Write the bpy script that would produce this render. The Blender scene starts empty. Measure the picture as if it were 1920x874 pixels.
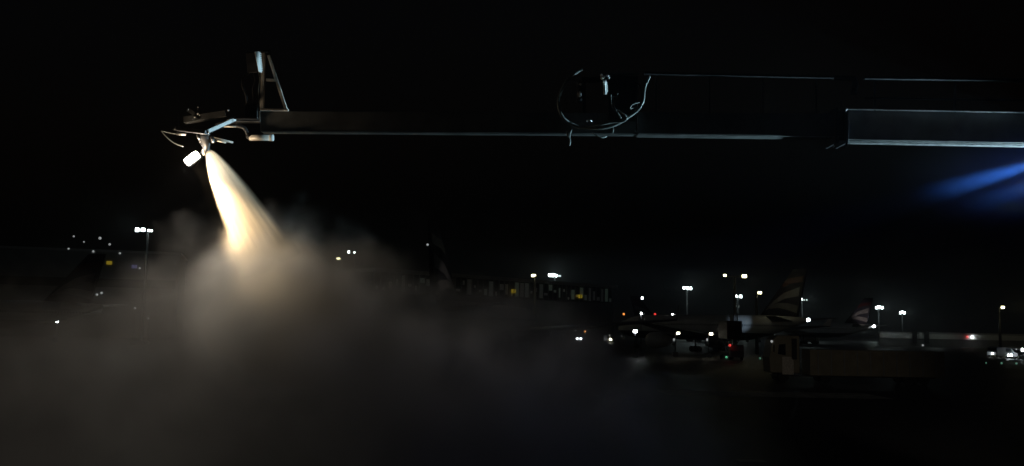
import bpy, bmesh, math, random
from mathutils import Vector, Matrix
random.seed(7)
R = math.radians
sc = bpy.context.scene
col = sc.collection

# ---------------------------------------------------------------- camera
CAM_H = 5.0
F = 1663.0                      # focal length in pixels of the 1920 wide frame
PITCH = math.atan((610 - 437) / F)
ROLL = R(1.05)
cam_d = bpy.data.cameras.new('camera')
cam_d.sensor_width = 36.0
cam_d.lens = 36.0 * F / 1920
cam_d.clip_start = 0.1
cam_d.clip_end = 6000
cam = bpy.data.objects.new('camera', cam_d)
col.objects.link(cam)
CAM_M = Matrix.Rotation(math.pi / 2 + PITCH, 3, 'X') @ Matrix.Rotation(ROLL, 3, 'Z')
cam.matrix_world = Matrix.Translation((0, 0, CAM_H)) @ CAM_M.to_4x4()
sc.camera = cam

# ---------------------------------------------------------------- world: night sky
w = bpy.data.worlds.new('World')
sc.world = w
w.use_nodes = True
nt = w.node_tree
bg = nt.nodes['Background']
sky = nt.nodes.new('ShaderNodeTexSky')
sky.sky_type = 'NISHITA'
sky.sun_disc = False
sky.sun_elevation = R(-4)
sky.sun_rotation = R(200)
nt.links.new(sky.outputs['Color'], bg.inputs['Color'])
bg.inputs['Strength'].default_value = 0.06

# ---------------------------------------------------------------- exposure and renderer
sc.view_settings.view_transform = 'Standard'
sc.view_settings.look = 'None'
sc.view_settings.exposure = 0.0
sc.view_settings.gamma = 1.0
sc.view_settings.use_curve_mapping = False
sc.render.engine = 'CYCLES'
cy = sc.cycles
cy.use_adaptive_sampling = True
cy.adaptive_threshold = 0.01
cy.use_denoising = True
cy.max_bounces = 6
cy.diffuse_bounces = 2
cy.glossy_bounces = 2
cy.transmission_bounces = 2
cy.volume_bounces = 4
cy.transparent_max_bounces = 8
cy.volume_step_rate = 1.0
cy.volume_max_steps = 256
cy.sample_clamp_indirect = 2.0


def P(px, py, d):
    """The point that stands at world depth d (metres along Y) behind a photograph pixel."""
    v = CAM_M @ Vector(((px - 960) / F, -(py - 437) / F, -1.0))
    return Vector((0, 0, CAM_H)) + v * (d / v.y)


def ground_at(px, d):
    p = P(px, 610 + (px - 960) * math.tan(ROLL), d)
    return Vector((p.x, d, 0))


# ---------------------------------------------------------------- materials
def mat(name, c, rough=0.6, metal=0.0, var=0.25, scale=4.0, coat=0.0):
    m = bpy.data.materials.new(name)
    m.use_nodes = True
    n = m.node_tree.nodes
    l = m.node_tree.links
    b = n['Principled BSDF']
    tc = n.new('ShaderNodeTexCoord')
    nz = n.new('ShaderNodeTexNoise')
    nz.inputs['Scale'].default_value = scale
    nz.inputs['Detail'].default_value = 6
    l.new(tc.outputs['Object'], nz.inputs['Vector'])
    mr = n.new('ShaderNodeMapRange')
    mr.inputs['From Min'].default_value = 0.3
    mr.inputs['From Max'].default_value = 0.7
    mr.inputs['To Min'].default_value = 1 - var
    mr.inputs['To Max'].default_value = 1 + var
    l.new(nz.outputs['Fac'], mr.inputs['Value'])
    mx = n.new('ShaderNodeVectorMath')
    mx.operation = 'SCALE'
    mx.inputs[0].default_value = c
    l.new(mr.outputs['Result'], mx.inputs['Scale'])
    l.new(mx.outputs['Vector'], b.inputs['Base Color'])
    mr2 = n.new('ShaderNodeMapRange')
    mr2.inputs['To Min'].default_value = max(0.05, rough - 0.15)
    mr2.inputs['To Max'].default_value = min(1.0, rough + 0.15)
    l.new(nz.outputs['Fac'], mr2.inputs['Value'])
    l.new(mr2.outputs['Result'], b.inputs['Roughness'])
    b.inputs['Metallic'].default_value = metal
    b.inputs['Coat Weight'].default_value = coat
    return m


def emit(name, c, s):
    m = bpy.data.materials.new(name)
    m.use_nodes = True
    b = m.node_tree.nodes['Principled BSDF']
    b.inputs['Base Color'].default_value = (0.8, 0.8, 0.8, 1)
    b.inputs['Emission Color'].default_value = (*c, 1)
    b.inputs['Emission Strength'].default_value = s
    m.cycles.emission_sampling = 'NONE'
    return m


M = dict(
    boom=mat('boom_paint', (0.12, 0.125, 0.125), 0.45, 0.0, 0.3, 3.0),
    steel=mat('galvanised_steel', (0.5, 0.5, 0.5), 0.42, 0.7, 0.3, 9.0),
    frame=mat('bracket_paint', (0.68, 0.63, 0.56), 0.5, 0.2, 0.25, 8.0),
    dark=mat('dark_metal', (0.05, 0.05, 0.055), 0.45, 0.4, 0.4, 8.0),
    black=mat('black_paint', (0.02, 0.02, 0.02), 0.5, 0.0, 0.3, 8.0),
    rubber=mat('hose_rubber', (0.16, 0.18, 0.175), 0.4, 0.0, 0.3, 20.0),
    tyre=mat('tyre_rubber', (0.025, 0.025, 0.025), 0.8, 0.0, 0.3, 10.0),
    white=mat('white_paint', (0.75, 0.76, 0.76), 0.4, 0.0, 0.08, 2.0),
    grey=mat('grey_paint', (0.3, 0.31, 0.32), 0.5, 0.0, 0.15, 2.0),
    beige=mat('cream_paint', (0.30, 0.27, 0.2), 0.5, 0.0, 0.15, 1.0),
    navy=mat('navy_paint', (0.012, 0.015, 0.03), 0.75, 0.0, 0.1, 2.0),
    ribbon=mat('tail_ribbon_paint', (0.16, 0.165, 0.18), 0.6, 0.0, 0.2, 0.8),
    red=mat('red_paint', (0.06, 0.009, 0.01), 0.4, 0.0, 0.1, 2.0),
    glass=mat('dark_glass', (0.02, 0.025, 0.03), 0.12, 0.0, 0.1, 1.0),
    concrete=mat('concrete', (0.3, 0.3, 0.29), 0.85, 0.0, 0.25, 0.6),
    cladding=mat('wall_cladding', (0.16, 0.17, 0.17), 0.6, 0.0, 0.2, 0.4),
    pole=mat('mast_steel', (0.07, 0.072, 0.075), 0.5, 0.3, 0.15, 0.8),
    paleband=mat('pale_cladding', (0.62, 0.64, 0.62), 0.6, 0.0, 0.15, 0.15),
    lamp_warm=emit('floodlight_lens', (1.0, 0.93, 0.8), 60),
    lamp_cool=emit('mast_lamp_lens', (0.82, 1.0, 0.97), 14),
    lamp_cool_dim=emit('mast_lamp_lens_dim', (0.82, 1.0, 0.97), 0.7),
    lamp_yellow=emit('street_lamp_lens', (1.0, 0.93, 0.5), 9),
    head=emit('headlight_lens', (0.9, 0.97, 1.0), 26),
    head_dim=emit('marker_lens', (0.8, 0.85, 0.85), 0.35),
    post_lamp=emit('post_lamp_lens', (1.0, 0.92, 0.7), 9),
    amber=emit('amber_lens', (1.0, 0.35, 0.06), 1.6),
    redl=emit('red_lens', (1.0, 0.06, 0.05), 1.0),
    greenl=emit('green_lens', (0.15, 0.8, 0.4), 0.8),
    green_dim=emit('green_lens_dim', (0.3, 0.8, 0.55), 0.25),
    gate_sign=emit('gate_sign_face', (1.0, 0.7, 0.02), 0.16),
    blue_dim=emit('blue_sign_face', (0.2, 0.2, 0.9), 0.08),
)
WIN = [emit('lit_window_%s' % n, c, s) for n, c, s in
       (('bright', (0.6, 1.0, 0.75), 0.010), ('medium', (0.7, 1.0, 0.85), 0.005), ('faint', (0.7, 0.9, 0.8), 0.002))]


# ---------------------------------------------------------------- mesh helpers
class MB:
    def __init__(s):
        s.bm = bmesh.new()

    def hexa(s, v):
        vs = [s.bm.verts.new(p) for p in v]
        for f in ((0, 3, 2, 1), (4, 5, 6, 7), (0, 1, 5, 4), (1, 2, 6, 5), (2, 3, 7, 6), (3, 0, 4, 7)):
            s.bm.faces.new([vs[i] for i in f])
        return s

    def box(s, c, size, rot=None):
        c = Vector(c)
        h = Vector(size) / 2
        v = []
        for z in (-1, 1):
            for x, y in ((-1, -1), (1, -1), (1, 1), (-1, 1)):
                p = Vector((x * h.x, y * h.y, z * h.z))
                if rot is not None:
                    p = rot @ p
                v.append(c + p)
        return s.hexa(v)

    def bar(s, a, b, h, d, up=(0, 0, 1)):
        """Box from a to b, h tall along up, d deep across."""
        a, b = Vector(a), Vector(b)
        t = (b - a).normalized()
        u = Vector(up)
        u = (u - t * u.dot(t)).normalized()
        n = t.cross(u)
        v = []
        for zz in (-1, 1):
            for p, q in ((a, -1), (b, -1), (b, 1), (a, 1)):
                v.append(p + u * (h / 2 * zz) - n * (d / 2 * q) * -1)
        return s.hexa(v)

    def tube(s, pts, r, n=10, smooth=True):
        pts = [Vector(p) for p in pts]
        rs = r if isinstance(r, (list, tuple)) else [r] * len(pts)
        rings = []
        for i, p in enumerate(pts):
            t = (pts[min(i + 1, len(pts) - 1)] - pts[max(i - 1, 0)]).normalized()
            a = Vector((0, 0, 1)) if abs(t.z) < 0.9 else Vector((0, 1, 0))
            u = t.cross(a).normalized()
            v = t.cross(u)
            rings.append([s.bm.verts.new(p + (u * math.cos(k * 2 * math.pi / n) + v * math.sin(k * 2 * math.pi / n)) * rs[i])
                          for k in range(n)])
        for a, b in zip(rings, rings[1:]):
            for k in range(n):
                f = s.bm.faces.new((a[k], a[(k + 1) % n], b[(k + 1) % n], b[k]))
                f.smooth = smooth
        s.bm.faces.new(rings[0][::-1])
        s.bm.faces.new(rings[-1])
        return s

    def prism(s, poly, vec):
        """Polygon (3-D points) extruded along vec."""
        vec = Vector(vec)
        a = [s.bm.verts.new(p) for p in poly]
        b = [s.bm.verts.new(Vector(p) + vec) for p in poly]
        s.bm.faces.new(a[::-1])
        s.bm.faces.new(b)
        for i in range(len(a)):
            j = (i + 1) % len(a)
            s.bm.faces.new((a[i], a[j], b[j], b[i]))
        return s

    def loft(s, rings, smooth=True, caps=True):
        rr = [[s.bm.verts.new(p) for p in r] for r in rings]
        n = len(rr[0])
        for a, b in zip(rr, rr[1:]):
            for k in range(n):
                f = s.bm.faces.new((a[k], a[(k + 1) % n], b[(k + 1) % n], b[k]))
                f.smooth = smooth
        if caps:
            s.bm.faces.new(rr[0][::-1])
            s.bm.faces.new(rr[-1])
        return s

    def ball(s, c, r):
        res = bmesh.ops.create_uvsphere(s.bm, u_segments=12, v_segments=8, radius=r)
        bmesh.ops.translate(s.bm, verts=res['verts'], vec=Vector(c))
        return s

    def build(s, name, m, parent=None, off=None, bevel=0.0):
        bmesh.ops.recalc_face_normals(s.bm, faces=s.bm.faces[:])
        if off is not None:
            bmesh.ops.translate(s.bm, verts=s.bm.verts[:], vec=-Vector(off))
        me = bpy.data.meshes.new(name)
        s.bm.to_mesh(me)
        s.bm.free()
        me.materials.append(m)
        o = bpy.data.objects.new(name, me)
        col.objects.link(o)
        if parent:
            o.parent = parent
        if bevel:
            b = o.modifiers.new('bevel', 'BEVEL')
            b.width = bevel
            b.segments = 2
            b.limit_method = 'ANGLE'
        return o


def smooth_path(pts, n=6):
    """Catmull-Rom through the points."""
    pts = [Vector(p) for p in pts]
    q = [pts[0]] + pts + [pts[-1]]
    out = []
    for i in range(1, len(q) - 2):
        a, b, c, d = q[i - 1:i + 3]
        for k in range(n):
            t = k / n
            out.append(0.5 * ((2 * b) + (c - a) * t + (2 * a - 5 * b + 4 * c - d) * t * t + (3 * b - a - 3 * c + d) * t ** 3))
    out.append(pts[-1])
    return out


def tag(o, label=None, cat=None, group=None, kind=None):
    for k, v in (('label', label), ('category', cat), ('group', group), ('kind', kind)):
        if v:
            o[k] = v
    return o


def thing(name, label, cat, loc=(0, 0, 0), rz=0.0, group=None):
    o = bpy.data.objects.new(name, None)
    o.empty_display_size = 0.2
    col.objects.link(o)
    o.location = loc
    o.rotation_euler = (0, 0, rz)
    return tag(o, label, cat, group)


def dup(o, parent=None):
    c = o.copy()
    col.objects.link(c)
    if parent:
        c.parent = parent
    for ch in list(o.children):
        dup(ch, c)
    return c


def light(name, kind, loc, power, color, parent=None, target=None, size=None, blend=None, radius=0.05):
    d = bpy.data.lights.new(name, kind)
    d.energy = power
    d.color = color
    d.shadow_soft_size = radius
    if kind == 'SPOT':
        d.spot_size = size
        d.spot_blend = blend
    o = bpy.data.objects.new(name, d)
    col.objects.link(o)
    if target is not None:
        o.rotation_euler = (Vector(target) - Vector(loc)).to_track_quat('-Z', 'Y').to_euler()
    o.location = loc if parent is None else Vector(loc) - parent.location
    if parent:
        o.parent = parent
    return o


# ---------------------------------------------------------------- ground
def ground_material():
    m = mat('apron_asphalt', (0.05, 0.05, 0.052), 0.55, 0, 0.35, 0.05)
    n, l = m.node_tree.nodes, m.node_tree.links
    b = n['Principled BSDF']
    tc = n.new('ShaderNodeTexCoord')
    nz = n.new('ShaderNodeTexNoise')
    nz.inputs['Scale'].default_value = 6
    nz.inputs['Detail'].default_value = 5
    l.new(tc.outputs['Object'], nz.inputs['Vector'])
    bp = n.new('ShaderNodeBump')
    bp.inputs['Strength'].default_value = 0.25
    bp.inputs['Distance'].default_value = 0.02
    l.new(nz.outputs['Fac'], bp.inputs['Height'])
    l.new(bp.outputs['Normal'], b.inputs['Normal'])
    return m


b = MB()
vs = [b.bm.verts.new(p) for p in ((-1500, -60, 0), (1500, -60, 0), (1500, 1500, 0), (-1500, 1500, 0))]
b.bm.faces.new(vs)
tag(b.build('ground', ground_material()), kind='structure')


def paint(name, x0, x1, y0, y1, m):
    b = MB()
    b.bm.faces.new([b.bm.verts.new(p) for p in ((x0, y0, 0.004), (x1, y0, 0.004), (x1, y1, 0.004), (x0, y1, 0.004))])
    return tag(b.build(name, m), kind='structure')


worn_and_lit = mat('worn_paint_and_lit_strip', (0.7, 0.68, 0.55), 0.7, 0, 0.5, 0.9)
paint('lit_ground_strip', ground_at(1240, 70).x, ground_at(1650, 70).x, 67.5, 73.0, worn_and_lit)  # strip of light on the ground, put into a pale colour
paint('stand_line_paint', ground_at(1378, 35).x, ground_at(1428, 35).x, 34.4, 35.1, worn_and_lit)

# ---------------------------------------------------------------- de-icing truck with its boom
BD = 13.3                                    # depth of the boom's front face
base = Vector((16.0, BD + 0.2, 0.0))
truck = thing('deicing_truck', 'de-icing truck reaching its long level telescopic boom across the night sky above the apron', 'de-icing truck', base)


def B(px, py, dy=0.0):
    return P(px, py, BD + dy)


def part(mb, name, m, parent=truck, bevel=0.0):
    o = mb.build(name, m, None, base, bevel)
    o.parent = parent
    return o


def beam(x0, yt0, yb0, x1, yt1, yb1, dfront, depth):
    """Hollow-looking box section: front face corners from the photo, real depth behind."""
    v = []
    dv = Vector((0, depth, 0))
    a, b_, c, d = B(x0, yb0, dfront), B(x1, yb1, dfront), B(x1, yt1, dfront), B(x0, yt0, dfront)
    return MB().hexa([a, b_, b_ + dv, a + dv, d, c, c + dv, d + dv])


outer = part(beam(1590, 206, 262, 2400, 221, 277, 0.0, 0.34), 'outer_boom', M['boom'], bevel=0.012)
# thin lips along the top and bottom front edges of the outer section
part(MB().bar(B(1586, 205, -0.045), B(2400, 220, -0.045), 0.012, 0.05), 'top_lip', M['steel'], outer)
part(MB().bar(B(1588, 263.5, -0.002), B(2400, 278.5, -0.002), 0.012, 0.012), 'bottom_lip', M['steel'], outer)
part(MB().bar(B(1592, 265.0, 0.17), B(2400, 280.0, 0.17), 0.008, 0.32), 'lit_underside_band', M['white'], outer)  # added white plate, puts the underside's lit band into the colour
# guide strips along the underside
for k, dy in enumerate((0.09, 0.24)):
    part(MB().bar(B(1594, 266.0 + dy * 12, dy), B(2400, 281.0 + dy * 12, dy), 0.016, 0.035), 'guide_strip', M['steel'], outer)
# end collar
cl = MB()
for x, ex in ((1569, 4), (1588, 4)):
    a = B(x, 203, -0.05)
    cl.hexa([B(x - 2, 268, -0.05), B(x + 2, 268, -0.05), B(x + 2, 268, -0.05) + Vector((0, .44, 0)), B(x - 2, 268, -0.05) + Vector((0, .44, 0)),
             B(x - 2, 202, -0.05), B(x + 2, 202, -0.05), B(x + 2, 202, -0.05) + Vector((0, .44, 0)), B(x - 2, 202, -0.05) + Vector((0, .44, 0))])
cl.bar(B(1571.2, 236, 0.02), B(1585.8, 236, 0.02), 0.46, 0.02)
cl.bar(B(1569, 268, -0.04), B(1563, 274, -0.06), 0.02, 0.08, (1, 0, 0))
cl.bar(B(1588, 268, -0.04), B(1583, 277, -0.06), 0.02, 0.08, (1, 0, 0))
cl.tube([B(1588, 204, -0.06), B(1583, 209, -0.07)], 0.02)
cl.tube([B(1577, 202, 0), B(1577, 186, 0)], 0.008)
part(cl, 'end_collar', M['dark'], outer)
# hose carrier rail standing on the boom
rl = MB()
rl.bar(B(1620, 147, -0.12), B(2400, 158, -0.12), 0.035, 0.10)
rl.bar(B(1620, 184, -0.02), B(2400, 195, -0.02), 0.02, 0.05)
for x in range(1640, 2400, 150):
    y = 147 + (x - 1620) * 0.0141
    rl.bar(B(x, y, -0.06), B(x, y + 62, -0.02), 0.02, 0.03, (1, 0, 0))
part(rl, 'hose_rail', M['dark'])
rr = MB()
rr.tube([B(1600, 146, 0.1), B(1604, 160, 0.1), B(1600, 176, 0.1)], 0.05)
rr.bar(B(1560, 146, 0.1), B(1598, 147, 0.1), 0.06, 0.08)
part(rr, 'rail_roller', M['dark'])

middle = part(beam(1196, 210, 251, 1592, 213.5, 256, 0.03, 0.28), 'middle_boom', M['boom'], bevel=0.01)
part(MB().bar(B(1198, 252.2, 0.022), B(1590, 257.2, 0.022), 0.010, 0.02), 'bottom_lip', M['steel'], middle)
rl = MB()
rl.bar(B(1208, 138, -0.12), B(1562, 146, -0.12), 0.032, 0.09)
for x in (1230, 1330, 1430, 1530):
    y = 139 + (x - 1210) * 0.0113
    rl.bar(B(x, y, -0.06), B(x, 213, 0.01), 0.02, 0.03, (1, 0, 0))
part(rl, 'hose_rail', M['dark'], middle)

tip = part(beam(488, 208, 246, 1196, 212, 251, 0.06, 0.20), 'tip_boom', M['boom'], bevel=0.008)
part(MB().bar(B(489, 247.2, 0.052), B(1194, 252.2, 0.052), 0.010, 0.02), 'bottom_lip', M['boom'], tip)
part(MB().bar(B(487, 205, 0.16), B(487, 229, 0.16), 0.012, 0.3, (1, 0, 0)), 'end_plate', M['steel'], tip)

# ---- collar where the tip slides into the middle section: hose box, reels, hoses
carrier = part(MB().hexa([B(1140, 226, 0.0), B(1196, 228, 0.0), B(1196, 228, 0.34), B(1140, 226, 0.34),
                          B(1140, 141, 0.0), B(1196, 143, 0.0), B(1196, 143, 0.34), B(1140, 141, 0.34)]), 'hose_carrier', M['black'], bevel=0.01)
part(MB().bar(B(1142, 139, 0.02), B(1198, 138.5, 0.02), 0.02, 0.06), 'cover_strip', M['rubber'], carrier)
part(MB().bar(B(1194, 160, -0.02), B(1193, 247, -0.02), 0.02, 0.03, (1, 0, 0)), 'support_plate', M['dark'], carrier)
sp = MB()
sp.tube([B(1135, 150, -0.12), B(1136, 176, -0.12)], 0.014)
hel = [B(1135 + t / 70.0, 154 + t * 0.26, -0.12) + Vector((math.cos(t * 0.72), math.sin(t * 0.72), 0)) * 0.028 for t in range(0, 75)]
sp.tube(hel, 0.006, 6)
part(sp, 'coil_spring', M['white'], carrier)
ft = MB()
for x, y in ((1128, 141), (1132, 145), (1139, 142), (1141, 146), (1129, 147)):
    ft.ball(B(x, y, -0.12), 0.024)
ft.bar(B(1127, 140, -0.05), B(1127, 148, -0.05), 0.014, 0.02, (1, 0, 0))
ft.bar(B(1128, 143, -0.05), B(1142, 143, -0.05), 0.014, 0.02)
part(ft, 'pipe_fitting', M['white'], carrier)
rb = MB()
rb.tube([B(1087, 154, -0.02), B(1086.5, 190, -0.02)], 0.045, 16)
rb.tube([B(1080, 190, -0.02), B(1090, 190, -0.02)], 0.02)
rb.tube([B(1083, 151, -0.03), B(1088, 159, -0.05)], [0.018, 0.03])
part(rb, 'valve_cylinder', M['dark'], carrier)
part(MB().tube([B(1087.5, 172, -0.14), B(1087, 182, -0.14)], 0.016), 'sight_tube', M['white'], carrier)
part(MB().ball(B(1089, 158, -0.14), 0.02), 'valve_cap', M['white'], carrier)
part(MB().bar(B(1090, 150, 0.1), B(1142, 150, 0.1), 0.06, 0.1).bar(B(1095, 150, 0.12), B(1095, 215, 0.12), 0.05, 0.06, (1, 0, 0)), 'carrier_frame', M['black'], carrier)


def hose(pts, r, m=M['rubber'], name='hose', parent=None, n=7):
    pts = [(p[0], p[1], p[2] - (0.13 if p[0] > 1000 else 0.0)) for p in pts]
    return part(MB().tube(smooth_path([B(*p) for p in pts], n), r, 10), name, m, parent or truck)


hose([(1092, 130, .0), (1078, 138, -.03), (1064, 150, -.06), (1052, 172, -.08), (1047, 196, -.08), (1053, 216, -.06), (1066, 229, -.02), (1084, 238, .02), (1100, 240, 0)], 0.022)
hose([(1100, 241, 0), (1120, 241, -.06), (1140, 239, -.07), (1160, 232, -.07), (1180, 219, -.06), (1196, 207, -.05), (1206, 190, -.05), (1209, 165, -.04), (1218, 144, 0)], 0.019)
hose([(1100, 238, 0), (1126, 234, -.09), (1150, 230, -.09), (1166, 229, -.09), (1175, 224, -.09), (1172, 216, -.09), (1163, 210, -.06)], 0.012)
hose([(1158, 175, -.03), (1156, 182, -.05), (1150, 182, -.05), (1151, 195, -.05), (1156, 208, -.03), (1165, 222, -.03)], 0.010)
hose([(1193, 200, -.04), (1182, 204, -.08), (1186, 196, -.09), (1200, 192, -.06)], 0.010)
hose([(1100, 228, -.03), (1101, 226, -.05), (1106, 226, -.06), (1110, 228, -.03)], 0.010, M['steel'], 'hook')
hose([(1064, 152, -.02), (1072, 148, -.05), (1080, 152, -.05), (1084, 160, -.03)], 0.010)
part(MB().prism([B(x, y, -0.22 + (x - 1132) * 0.016) for x, y in ((1132, 152), (1137, 152), (1137.5, 177), (1133, 177))], (-0.01, 0.015, 0)), 'coil_highlight', M['white'], carrier)  # white plate added as the coil's highlight, turned to catch the light
hose([(1146, 178, -.0), (1146, 190, -.03), (1150, 204, -.03), (1160, 214, -.02)], 0.008)
hose([(1160, 206, -.0), (1170, 214, -.06), (1182, 216, -.06), (1192, 206, -.03)], 0.009)
hose([(1148, 236, -.0), (1150, 244, -.02), (1148, 250, -.0)], 0.009)
hose([(1190, 150, -.0), (1200, 162, -.04), (1204, 182, -.05), (1198, 204, -.04)], 0.009, M['dark'])
hose([(1110, 249, -.02), (1116, 253, -.04), (1128, 258, -.04), (1138, 256, 0)], 0.010)
st = MB()
st.tube(smooth_path([B(1063, 246, .0), B(1065, 255, -.02), B(1068, 259, -.02)]), 0.012)
st.tube(smooth_path([B(1072, 244, .0), B(1069, 252, -.02), B(1068, 260, -.02)]), 0.009)
st.tube(smooth_path([B(1068, 258, -.02), B(1069, 265, -.02), B(1068, 274, -.02)]), [0.012] * 12 + [0.005])
part(st, 'hanging_strap', M['rubber'])

# ---- A-frame bracket on the tip
af = MB()
af.bar(B(491.5, 207, 0.0), B(494.5, 100, 0.0), 0.055, 0.05, (1, 0, 0))
af.bar(B(537, 207, 0.0), B(504, 104, 0.0), 0.045, 0.05, (1, 0, 0))
af.bar(B(488, 206, -0.004), B(541, 206.5, -0.004), 0.032, 0.05)
af.bar(B(499, 150, 0.004), B(516, 151, 0.004), 0.04, 0.045)
aframe = part(af, 'bracket_frame', M['frame'], bevel=0.006)
part(MB().tube([B(488, 99, 0.0), B(506, 97, 0.0)], 0.03), 'pivot_pin', M['dark'], aframe)

# serrated plate: lit edge with teeth on the right
poly = []
pl = [(478, 97), (486, 96)]
n = 9
for k in range(n):
    y = 98 + k * 4.0
    pl += [(488.0 + k * 0.4, y + 1.0), (490.5 + k * 0.35, y + 2.2), (487.6 + k * 0.4, y + 3.6)]
pl += [(491, 136), (485, 134)]
part(MB().prism([B(x, y, -0.36 + (x - 478) * 0.014) for x, y in pl], (-0.012, 0.02, 0)), 'serrated_plate', M['white'])
part(MB().hexa([B(464, 137, .05), B(483, 136, .03), B(483, 136, .25), B(464, 137, .25), B(461, 99, .05), B(478, 97, .03), B(478, 97, .25), B(461, 99, .25)]), 'equipment_box', M['dark'], bevel=0.01)
hose([(466, 137, .1), (456, 148, .06), (455, 162, .04), (461, 178, .04), (464, 196, .06), (470, 210, .08)], 0.018, M['dark'])
hose([(476, 137, .1), (478, 152, .03), (474, 168, .02), (476, 190, .02), (474, 202, .05)], 0.012, M['dark'])
hose([(485, 135, .05), (487, 150, -.01), (485, 172, -.02), (488, 200, .0)], 0.008, M['rubber'])

# deck of the spray head
deck = MB()
deck.bar(B(440, 226.5, 0.1), B(488, 226.5, 0.1), 0.02, 0.34)
deck.bar(B(462, 211, 0.1), B(486, 211, 0.1), 0.24, 0.2)
deck.bar(B(408, 238, 0.12), B(452, 226, 0.12), 0.05, 0.24)
part(deck, 'head_deck', M['dark'], bevel=0.006)
part(MB().bar(B(441, 228, -0.075), B(487, 228, -0.075), 0.010, 0.012).bar(B(487, 228, -0.075), B(487, 209, -0.075), 0.010, 0.012, (1, 0, 0)), 'deck_rim', M['steel'])

# angled arms of the spray head: dark long arm and pale blade
part(MB().bar(B(329, 241, -0.05), B(389, 249, -0.40), 0.060, 0.10), 'long_arm', M['dark'], bevel=0.006)
part(MB().bar(B(328.5, 241, -0.11), B(334, 242, -0.115), 0.05, 0.02), 'arm_cap', M['white'])
part(MB().bar(B(390, 246.5, -0.42), B(441, 223.5, -0.02), 0.055, 0.03), 'pale_blade', M['white'], bevel=0.004)
part(MB().bar(B(390, 250.8, -0.435), B(441, 227.8, -0.035), 0.006, 0.012), 'blade_edge', M['black'])
part(MB().bar(B(425, 226.0, -0.09), B(441, 219.2, -0.05), 0.01, 0.012), 'blade_end', M['steel'])

# spherical fittings, valves, rods
vf = MB()
for x, y, r in ((371, 201, .014), (353, 206, .02), (371, 214, .022), (366, 219, .02), (362, 223, .016), (375, 217, .012), (371, 206, .008), (428, 207, .016)):
    vf.ball(B(x, y, 0.0), r)
vf.bar(B(352, 206, .03), B(378, 222, .03), 0.06, 0.08)
vf.bar(B(346, 226, .05), B(425, 214, .05), 0.09, 0.12)
part(vf, 'valve_block', M['black'])
for x, y, r in ((371, 201, .009), (371, 213, .013), (365, 219.5, .012), (374, 216, .008), (353, 205.5, .008), (428, 207, .012)):
    part(MB().ball(B(x, y, -0.035), r), 'valve_cap', M['steel'])
part(MB().tube([B(334, 238, 0), B(334, 214, 0)], 0.006), 'sensor_rod', M['dark'])
hose([(344, 252, -.06), (325, 250.5, -.08), (302, 245.5, -.1)], 0.007, M['rubber'], 'wire')
hose([(302, 245.5, -.1), (312, 257, -.1), (326, 268, -.1), (343, 275, -.1)], 0.008, M['rubber'], 'wire')
part(MB().tube([B(331, 251, -.08), B(348, 252.5, -.08)], 0.018), 'wire_plug', M['steel'])
rd = part(MB().tube([B(468, 258.5, 0.0), B(510, 258.5, 0.0)], 0.044, 16), 'pivot_cylinder', M['frame'])
part(MB().tube([B(506, 258.5, 0.0), B(512.5, 258.5, 0.0)], 0.05, 16), 'end_cap', M['white'], rd)
part(MB().tube(smooth_path([B(444, 236, 0), B(458, 240, 0), B(464, 250, 0), B(470, 258, 0)]), 0.03).ball(B(467, 256, 0), 0.05), 'pivot_link', M['dark'])
part(MB().tube([B(395, 257, -.03), B(437, 267.5, .05)], 0.016), 'tie_rod', M['frame'])
part(MB().tube([B(404, 263, -.03), B(424, 268, .0)], 0.012), 'tie_rod', M['frame'])
part(MB().tube([B(420, 237, -.0), B(448, 238, .0)], 0.014), 'tie_rod', M['frame'])

# nozzle
nz = MB()
nz.tube([B(384, 250, 0.0), B(384, 262, 0.0), B(387, 276, 0.0), B(391, 285, 0.0)], [0.10, 0.10, 0.055, 0.05], 16)
nz.tube([B(376, 258, -.04), B(377, 268, -.04)], 0.03)
nz.tube([B(397, 256, -.04), B(400, 268, -.02)], 0.03)
nozzle = part(nz, 'nozzle', M['dark'])
part(MB().tube([B(399, 262, -.06), B(400, 268, -.06)], 0.014), 'nozzle_bolt', M['steel'], nozzle)
part(MB().tube([B(370, 252, -.06), B(371, 258, -.1), B(374, 262, -.1)], 0.012), 'nozzle_bracket', M['steel'], nozzle)
part(MB().tube([B(381, 280, -.0), B(383, 291, .0)], 0.018), 'drip_lip', M['frame'], nozzle)

# lamp beside the nozzle
LD = 13.26
lc = P(360, 297, LD)
ax = (P(373, 287, LD) - P(347, 307, LD)).normalized()        # long axis in the picture
fw = (P(452, 425, BD + 0.1) - lc).normalized()
ny = Vector((0, -1, 0))
n_up = ax.cross(ny).normalized()
lens = MB()
rot = Matrix((ax, n_up, ny)).transposed()
lens.box(lc, (0.235, 0.125, 0.06), rot)
lamp = part(MB().box(lc + Vector((0, 0.075, 0)), (0.25, 0.14, 0.08), rot), 'work_light', M['black'], bevel=0.02)
part(lens, 'lens', M['lamp_warm'], lamp, bevel=0.03)
part(MB().tube([B(375, 290, 0.06), B(380, 284, 0.05), B(383, 270, 0.02)], 0.016), 'lamp_arm', M['dark'], lamp)
LP = lc + fw * 0.02 + Vector((0, -0.02, 0))
LAMP_POWER = 6300
light('nozzle_lamp_beam', 'SPOT', LP, LAMP_POWER, (1.0, 0.70, 0.39), truck, P(430, 392, BD + 0.05), R(40), 1.0, 0.06)
light('nozzle_lamp_flood', 'SPOT', lc + Vector((0, -0.06, -0.04)), 92, (1.0, 0.89, 0.78), truck, P(500, 800, BD + 0.2), R(172), 0.7, 0.08)
light('nozzle_lamp_spill', 'POINT', lc + Vector((0.02, -0.2, 0.0)), 34, (1.0, 0.78, 0.52), truck, radius=0.06)

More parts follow.
